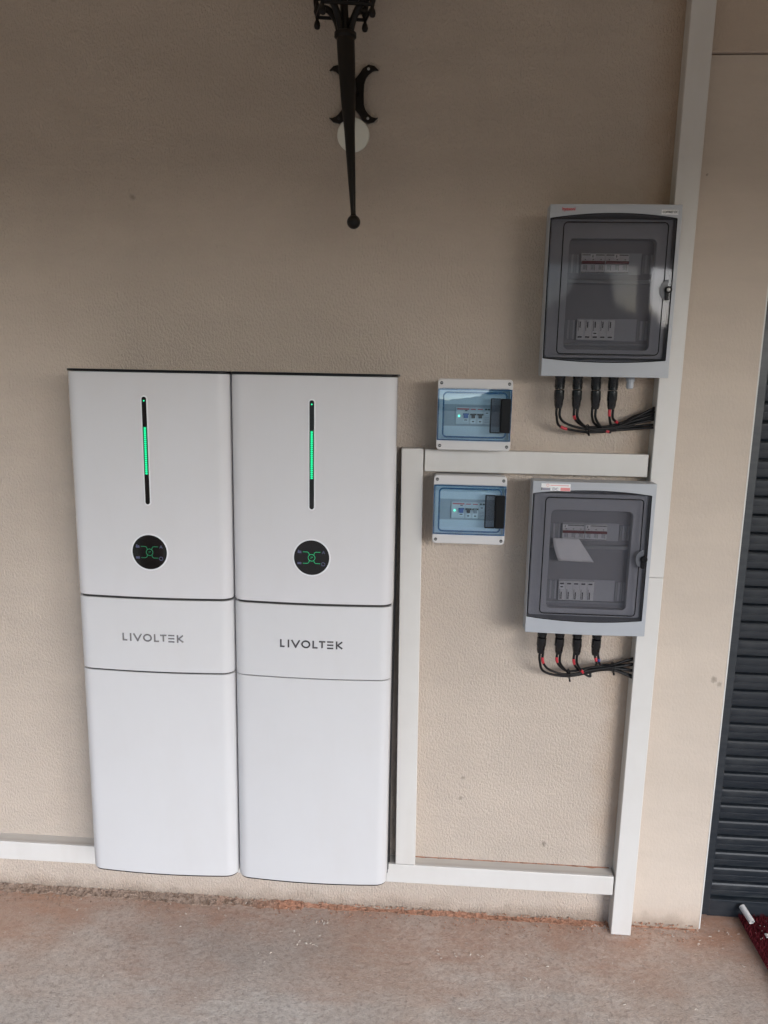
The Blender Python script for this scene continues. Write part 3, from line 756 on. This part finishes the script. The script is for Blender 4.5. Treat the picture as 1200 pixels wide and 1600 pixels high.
# ------------------------------------------------------------------ small boxes with blue doors
SW, SH = .0957, .0918
def small_box(cx, cz, label, variant):
    b = thing('breaker_enclosure', (cx, 0, cz), label, 'breaker box', 'small blue-door breaker boxes')
    MB().prism(rrect(-SW+.004, SW-.004, -SH+.004, SH-.004, .008, 5), -.062, 0, 'y').build('back_box', 'small_grey', b, bevel=.002)
    n = 12; cols = [-SW+2*SW*i/n for i in range(n+1)]
    ring_frame(rrect(-SW, SW, -SH, SH, .009, 5), rrect(-.0890, .0890, -.0660, .0660, .004, 5), -.0935, -.058).build('cover_frame', 'small_grey', b, bevel=.0025, segs=3)
    fc = MB().box(-.0888, .0888, -.0720, -.064, -.0658, .0658).build('fascia', 'fascia_pale', b)
    MB().box(-.080, .080, -.0735, -.0722, -.030, .026).build('module_window', 'fascia', fc)
    for sx_ in (-1, 1):
        for sz in (-1, 1):
            sc = MB().lathe([(.0042, -.0942), (.0042, -.0930)], 'y', 14, (sx_*.0865, 0, sz*.0805)).build('screw', 'chassis', b)
            MB().box(sx_*.0865-.003, sx_*.0865+.003, -.0950, -.0940, sz*.0805-.0007, sz*.0805+.0007).build('screw_slot', 'steel', sc)
    # devices
    x0 = -.047; za, zb = -.0240, .0190
    rc = MB().box(x0, x0+.0355, -.0800, -.0737, za, zb).build('residual_current_device', 'module', b, bevel=.0006)
    MB().box(x0+.003, x0+.034, -.0808, -.0799, zb-.0062, zb-.0030).build('red_stripe', 'red', rc)
    MB().box(x0+.0235, x0+.0300, -.0809, -.0799, zb-.0100, zb-.0075).build('test_button', 'ink', rc)
    MB().prism(arcp(x0+.0085, -.0035, .0022, .0022, 0, 340, 12), -.0812, -.0799, 'y').build('green_led', 'led_bright', rc)
    MB().box(x0+.0185, x0+.0335, -.0840, -.0799, -.0005, .0035).build('toggle_base', 'blue_toggle', rc)
    MB().box(x0+.0205, x0+.0315, -.0885, -.0799, -.0085, .0025).build('toggle', 'blue_toggle', rc, bevel=.001)
    MB().box(x0+.0195, x0+.0325, -.0812, -.0799, -.0175, -.0105).build('marker_label', 'label', rc)
    MB().box(x0+.0220, x0+.0300, -.0816, -.0811, -.0150, -.0125).build('print', 'ink', rc)
    for q in range(2):
        xx = x0+.0362+.0182*q
        cb = MB().box(xx, xx+.0178, -.0800, -.0737, za, zb).build('circuit_breaker', 'module', b, bevel=.0006)
        MB().box(xx+.002, xx+.0150, -.0808, -.0799, zb-.0062, zb-.0038).build('red_stripe', 'red', cb)
        MB().box(xx+.0010, xx+.0170, -.0835, -.0799, -.0012, .0030).build('toggle_base', 'black', cb)
        MB().box(xx+.0042, xx+.0136, -.0885, -.0799, -.0085, .0015).build('toggle', 'black' if (variant == 'A' or q == 0) else 'fascia_rib', cb, bevel=.001)
        for s_ in (.0018, .0142): MB().box(xx+s_, xx+s_+.0018, -.0822, -.0799, -.0100, -.0015).build('toggle_guard', 'label', cb)
        MB().box(xx+.0030, xx+.0148, -.0812, -.0799, -.0215, -.0125).build('marker_label', 'label', cb)
        MB().box(xx+.0060, xx+.0118, -.0816, -.0811, -.0190, -.0160).build('print', 'ink', cb)
    xx = x0+.0362+.0366
    md = MB().box(xx, xx+.0190, -.0800, -.0737, za, zb).build('control_module', 'module', b, bevel=.0006)
    MB().box(xx+.002, xx+.0075, -.0808, -.0799, zb-.0065, zb-.0025).build('terminal_slot', 'ink', md); MB().box(xx+.0095, xx+.0150, -.0808, -.0799, zb-.0065, zb-.0025).build('terminal_slot', 'ink', md)
    MB().box(xx+.0015, xx+.0135, -.0812, -.0799, .0015, .0085).build('marker_label', 'label', md); MB().box(xx+.004, xx+.011, -.0816, -.0811, .0038, .0062).build('print', 'ink', md)
    for k in range(4): MB().box(xx+.002, xx+.014, -.0806, -.0799, -.006-.0042*k, -.0072-.0042*k).build('print', 'grey_ink', md)
    # blue clear door, gently domed
    DX, DZ = .0945, .0662
    yf = lambda x, z: -.1010 + .0030*(z/DZ)**2 + .0020*(x/DX)**2
    cols = [-DX+2*DX*i/16 for i in range(17)]
    bm = grid_sheet(cols, lambda x: [-DZ+2*DZ*k/12 for k in range(13)], yf); closed_sheet(bm, .0025)
    door = bm_obj('door', bm, 'blue_clear', b, smooth=32)
    sk = MB()
    sk.add([], [])
    ring_frame(rrect(-DX, DX, -DZ, DZ, .001, 3), rrect(-DX+.0030, DX-.0030, -DZ+.0030, DZ-.0030, .001, 3), -.0958, -.0938).build('door_edge', 'blue_edge', door)
    pts = rrect(-.0800, .0815, -.0570, .0570, .010, 8); pth = [(x, yf(x, z)+.0028, z) for x, z in pts]
    MB().tube(pth+[pth[0]], .0022, 8, cap=False).build('door_rim', 'blue_edge', door, smooth=60)
    # latch: smoked half and black half
    MB().prism(rrect(.0415, .0660, -.0430, .0430, .002, 3), -.1075, -.0985, 'y').build('latch_window', 'smoke', door, bevel=.001)
    ring_frame(rrect(.0400, .0665, -.0440, .0440, .002, 3), rrect(.0425, .0655, -.0420, .0420, .001, 3), -.1085, -.0985).build('latch_frame', 'black', door)
    MB().prism(rrect(.0666, .0910, -.0435, .0435, .002, 3), -.1120, -.0965, 'y').build('latch', 'black', door, bevel=.0015)
    return b
small_box(.1088, 1.5262, 'small breaker box with blue clear door above the horizontal duct', 'A')
small_box(.1060, 1.2765, 'small breaker box with blue clear door below the horizontal duct', 'B')

# ------------------------------------------------------------------ connector leads under the large boxes
ORD = ('leftmost', 'second', 'third', 'rightmost')
def lead(cx, ztop, zbot, label, p1, p2, tapes, tilt):
    L = thing('cable_lead', (cx, -.07, zbot), label, 'cable lead', 'black connector leads')
    H = ztop-zbot; T = lambda z: (tilt*(1-z/H), 0, z)
    c0 = MB(); c0.tube([T(H), T(H*.93), T(H*.90), T(H*.60), T(H*.58)], [.0132, .0132, .0120, .0120, .0104], 14); c0.build('connector_body', 'black_rubber', L, smooth=35)
    c1 = MB(); c1.tube([T(H*.57), T(H*.55), T(H*.30), T(H*.26), T(H*.10), T(0)], [.0100, .0126, .0130, .0118, .0106, .0082], 14); c1.build('gland_nut', 'black_rubber', L, smooth=35)
    for k in range(6):
        a = k*math.pi/3; MB().tube([(tilt*.1+.0119*math.cos(a), .0119*math.sin(a), H*.88), (tilt*.3+.0119*math.cos(a), .0119*math.sin(a), H*.64)], .0011, 5).build('grip_rib', 'black', L)
    for pts, tp in ((p1, tapes[0]), (p2, tapes[1])):
        loc = [(x-cx, y+.07, z-zbot) for x, y, z in pts]; path = catmull(loc, 9)
        cb = MB().tube(path, .0034, 8).build('cable', 'cable', L, smooth=60)
        if tp:
            n = len(path); i0 = int(n*tp[0]); i1 = max(i0+2, int(n*tp[1]))
            MB().tube(path[i0:i1], .0040, 8).build('tape_band', tp[2], cb, smooth=60)
AX = (.326, .371, .417, .461); Aex = [(.5785, 1.553), (.5785, 1.548), (.579, 1.541), (.579, 1.534), (.579, 1.528), (.579, 1.522), (.578, 1.508), (.578, 1.501)]
tapesA = (((.34, .40, 'red_tape'), None), ((.16, .24, 'red_tape'), None), (None, (.42, .50, 'red_tape')), ((.06, .20, 'red_tape'), (.30, .38, 'red_tape')))
for i, x in enumerate(AX):
    pts = []
    for k in range(2):
        e = Aex[(i*2+k*3) % 8]; s_ = -1 if k == 0 else 1; yo = -.052 + .006*i - .007*k; lo = 1.487 + .004*((i*3+k*2) % 4)
        xs_ = x + .0045*s_
        P_ = [(xs_, -.07, 1.552), (xs_+.001, -.069, 1.528-.003*k), (xs_+.016+.006*k, yo, lo+.012)]
        if i < 3: P_ += [(max(xs_+.045, .40+.004*k), yo+.004, lo), (.47+.003*k, -.040+.003*i-.004*k, lo+.004)]
        else: P_ += [(xs_+.03, yo, lo+.006)]
        P_ += [(.525, -.034-.004*k+.003*i, (lo+e[1])/2+.002), (e[0]+.004, -.026-.003*(i % 3), e[1])]
        pts.append(P_)
    lead(x, 1.631, 1.547, '%s black connector with two cables under the upper large grey box' % ORD[i], pts[0], pts[1], tapesA[i], random.uniform(-.002, .003))
BX = (.320, .367, .413, .4675); Bex = [(.577, .859), (.577, .856), (.5775, .843), (.5775, .840), (.5775, .826), (.577, .823), (.577, .808), (.577, .804)]
tapesB = ((None, (.10, .20, 'red_tape')), ((.10, .2, 'red_tape'), None), ((.12, .22, 'red_tape'), (.28, .36, 'red_tape')), ((.12, .22, 'red_tape'), (.12, .2, 'blue_tape')))
for i, x in enumerate(BX):
    pts = []
    for k in range(2):
        e = Bex[(i*2+k*3) % 8]; s_ = -1 if k == 0 else 1; yo = -.052 + .006*i - .007*k; lo = .807 + .004*((i*3+k*2) % 4)
        xs_ = x + .0045*s_
        P_ = [(xs_, -.07, .886), (xs_+(.001 if i < 3 else .008), -.069, .858-.004*k), (xs_+.018+.006*k, yo, lo+.012+.012*(i == 3))]
        if i < 3: P_ += [(max(xs_+.045, .395+.004*k), yo+.004, lo), (.465+.003*k, -.040+.003*i-.004*k, lo+.012)]
        P_ += [(.525, -.034-.004*k+.003*i, .833+.3*(e[1]-.833)), (e[0]+.004, -.026-.003*(i % 3), e[1])]
        pts.append(P_)
    lead(x, .961, .880, '%s black connector with two cables under the lower large grey box' % ORD[i], pts[0], pts[1], tapesB[i], random.uniform(-.003, .003))
def tie(x, y, z, ry, rz, label):
    t = MB(); t.tube([(0, ry*math.cos(a), rz*math.sin(a)) for a in [2*math.pi*k/16 for k in range(17)]], .0016, 6); t.tube([(0, -ry*.8, -rz*.8), (.001, -ry*1.0, -rz*1.25)], .0026, 6)
    o_ = t.build('cable_tie', 'black', smooth=50); o_.location = (x, y, z); tag(o_, label, 'cable tie', 'black cable ties')
tie(.408, -.048, 1.494, .020, .012, 'black cable tie around the cables under the upper grey box')
tie(.402, -.048, .814, .020, .012, 'left black cable tie around the cables under the lower grey box')
tie(.524, -.036, .834, .016, .014, 'right black cable tie around the cables under the lower grey box, near the duct')

# ------------------------------------------------------------------ wall lantern and round plate
pl = MB().lathe([(.0415, 0), (.0415, -.003), (.0395, -.0055), (.034, -.0065), (.001, -.0068)], 'y', 48).build('round_cover_plate', 'plate', smooth=40)
pl.location = (-.2225, -.0005, 2.2255); tag(pl, 'round white cover plate on the wall behind the lantern stem', 'cover plate')
LX, LY = -.212, -.12
ln = thing('wall_lantern', (-.222, 0, 2.32), 'black wrought iron wall lantern hanging above the cabinets', 'lantern')
T = lambda x, z: x+.222
# flat wall bracket with four horns
def horn(sx_, sz):
    pts = []
    outer = [(.004, .036), (.013, .046), (.023, .060), (.037, .0685), (.052, .065), (.0625, .0550)]
    inner = [(.055, .0560), (.046, .0530), (.037, .0455), (.030, .036), (.0262, .024), (.0255, .0)]
    return outer, inner
pol = []
o1, i1 = horn(1, 1)
right_up = [(.0, .034)] + o1[1:] + i1
q = [(x, z) for x, z in o1 + i1]
full = q + [(x, -z) for x, z in reversed(q)]           # right half outline, top to bottom
lm = [(-x, z) for x, z in reversed(full)]
MB().prism(full[:] + lm, -.010, -.002, 'y').build('wall_bracket', 'iron', ln, bevel=.001)
for sx_ in (-1, 1):
    for sz in (-1, 1): MB().lathe([(.0034, -.010), (.0034, -.0118), (.0018, -.013)], 'y', 12, (sx_*.037, 0, sz*.0575)).build('bracket_screw', 'chassis' if sx_ < 0 else 'steel', ln)
MB().tube([(0, -.006, 0), (.001, -.05, .002), (.005, LY, 0)], [.011, .009, .010], 12).build('arm', 'iron', ln, smooth=50)
ax = lambda z: -.2065 + (z-1.99)*(-.0245/.42)           # stem axis X at height z
def ax_pt(z): return (ax(z)+.222, LY, z-2.32)
zs = [(2.408, .0215), (2.36, .0208), (2.26, .0170), (2.20, .0128), (2.10, .0095), (2.02, .0062), (2.010, .0062), (2.005, .0085)]
MB().tube([ax_pt(z) for z, _ in zs], [r_ for _, r_ in zs], 18).build('stem', 'iron', ln, smooth=40)
b0 = ax_pt(1.992); MB().lathe([(.0165*math.sin(R(a_))+.0001, -.0165*math.cos(R(a_))) for a_ in range(0, 181, 12)], 'z', 20, b0).build('ball_finial', 'iron', ln, smooth=60)
c0 = ax_pt(2.412); MB().lathe([(.0215, -.010), (.0262, -.006), (.0262, .002), (.022, .004), (.020, .006)], 'z', 24, c0).build('collar', 'iron', ln, smooth=40)
MB().tube([ax_pt(2.412), ax_pt(2.53), ax_pt(2.60)], .0095, 12).build('lamp_tube', 'iron', ln, smooth=50)
cx0, cy0, _ = ax_pt(2.46); rot = R(12)
def cage(hw, z, k):
    a = rot + R(45) + k*math.pi/2; return (cx0+hw*1.414*math.cos(a), cy0+hw*.93*math.sin(a), z-2.326)
for k in range(4):
    e = cage(.056, 2.478, k); s_ = Vector(c0) + Vector((0, 0, .004)); d_ = Vector((e[0]-s_.x, e[1]-s_.y, 0))
    pth = catmull([s_+d_*.20, s_+d_*.34+Vector((0, 0, .030)), s_+d_*.62+Vector((0, 0, .056)), s_+d_*.98+Vector((0, 0, .064))], 6)
    MB().tube(pth, .0080, 8).build('scroll_arm', 'iron', ln, smooth=50)
    f = cage(.058, 2.475, k)
    MB().lathe([(.002, .03), (.0075, .012), (.0085, .004), (.004, -.008), (.0038, -.014), (.0065, -.019), (.0078, -.026), (.006, -.032), (.002, -.034)], 'z', 14, f).build('drop_finial', 'iron', ln, smooth=50)
    MB().tube([cage(.060, 2.478, k), cage(.088, 2.79, k)], .005, 6).build('cage_post', 'iron', ln)
    for zz, hw in ((2.468, .0595), (2.509, .063), (2.783, .088)):
        MB().tube([cage(hw, zz, k), cage(hw, zz, k+1)], .0038, 6).build('cage_rail', 'iron', ln)
    a_, b_, c_, d2 = cage(.062, 2.510, k), cage(.062, 2.510, k+1), cage(.0870, 2.782, k+1), cage(.0870, 2.782, k)
    MB().add([a_, b_, c_, d2], [(0, 1, 2, 3)]).build('glass_pane', 'lamp_glass', ln)
rf = MB(); rf.add([cage(.102, 2.793, k) for k in range(4)] + [cage(.03, 2.89, k) for k in range(4)] + [cage(.102, 2.783, k) for k in range(4)],
    [(0, 1, 5, 4), (1, 2, 6, 5), (2, 3, 7, 6), (3, 0, 4, 7), (4, 5, 6, 7), (8, 9, 1, 0), (9, 10, 2, 1), (10, 11, 3, 2), (11, 8, 0, 3), (11, 10, 9, 8)]); rf.build('lantern_roof', 'iron', ln)

# ------------------------------------------------------------------ doormat and tube offcut
mt = thing('doormat', (.985, -.60, 0), 'dark red doormat in front of the roller shutter', 'doormat')
MWX, MWY = .62, .655
MB().prism(rrect(0, MWX, 0, MWY, .012, 4), .004, .012).build('mat_base', 'mat_red', mt, bevel=.002)
tf = MB()
for k in range(16000):
    x, y = random.uniform(-.002, .34), random.uniform(.10, MWY+.001)
    hh = random.uniform(.005, .012); a = random.uniform(0, 6.3); dx_, dy_ = math.cos(a)*.0016, math.sin(a)*.0016; bx, by = random.gauss(0, .003), random.gauss(0, .003)
    tf.add([(x-dx_, y-dy_, .010), (x+dx_, y+dy_, .010), (x+bx, y+by, .012+hh)], [(0, 1, 2)])
to = tf.build('pile', 'mat_red', mt); to['kind'] = 'stuff'
wm = MB(); wm.box(.041, .16, .566, .5705, .020, .0232); wm.box(.041, .0455, .556, .5655, .020, .0232); wm.build('white_marking', 'mat_white', mt)
cr = MB()
for k in range(26):
    x, y = random.uniform(.0, .12), random.uniform(.35, MWY-.02); r_ = random.uniform(.0006, .0014)
    cr.add([(x+r_*p, y+r_*q_, .0225+r_*t_) for p, q_, t_ in tet], [(0, 1, 4), (0, 4, 2), (1, 2, 4), (0, 2, 3), (0, 3, 1), (1, 3, 2)])
co_ = cr.build('pale_crumbs', 'chip', mt); co_['kind'] = 'stuff'
tb = MB(); p0, p1 = Vector((1.0035, .006, .030)), Vector((.990, .052, .047)); d_ = (p1-p0)
u_ = d_.normalized().orthogonal().normalized(); v_ = d_.normalized().cross(u_); vs = []
for (r_, t_) in ((.0090, 0), (.0090, 1), (.0070, 1), (.0070, 0)):
    for k in range(24):
        a = 2*math.pi*k/24; vs.append(p0+d_*t_+(u_*math.cos(a)+v_*math.sin(a))*r_)
tb.add(vs, [(i*24+k, i*24+(k+1) % 24, ((i+1) % 4)*24+(k+1) % 24, ((i+1) % 4)*24+k) for i in range(4) for k in range(24)])
tag(tb.build('pipe_offcut', 'tube', smooth=40), 'short white plastic pipe offcut lying on the edge of the doormat', 'pipe')
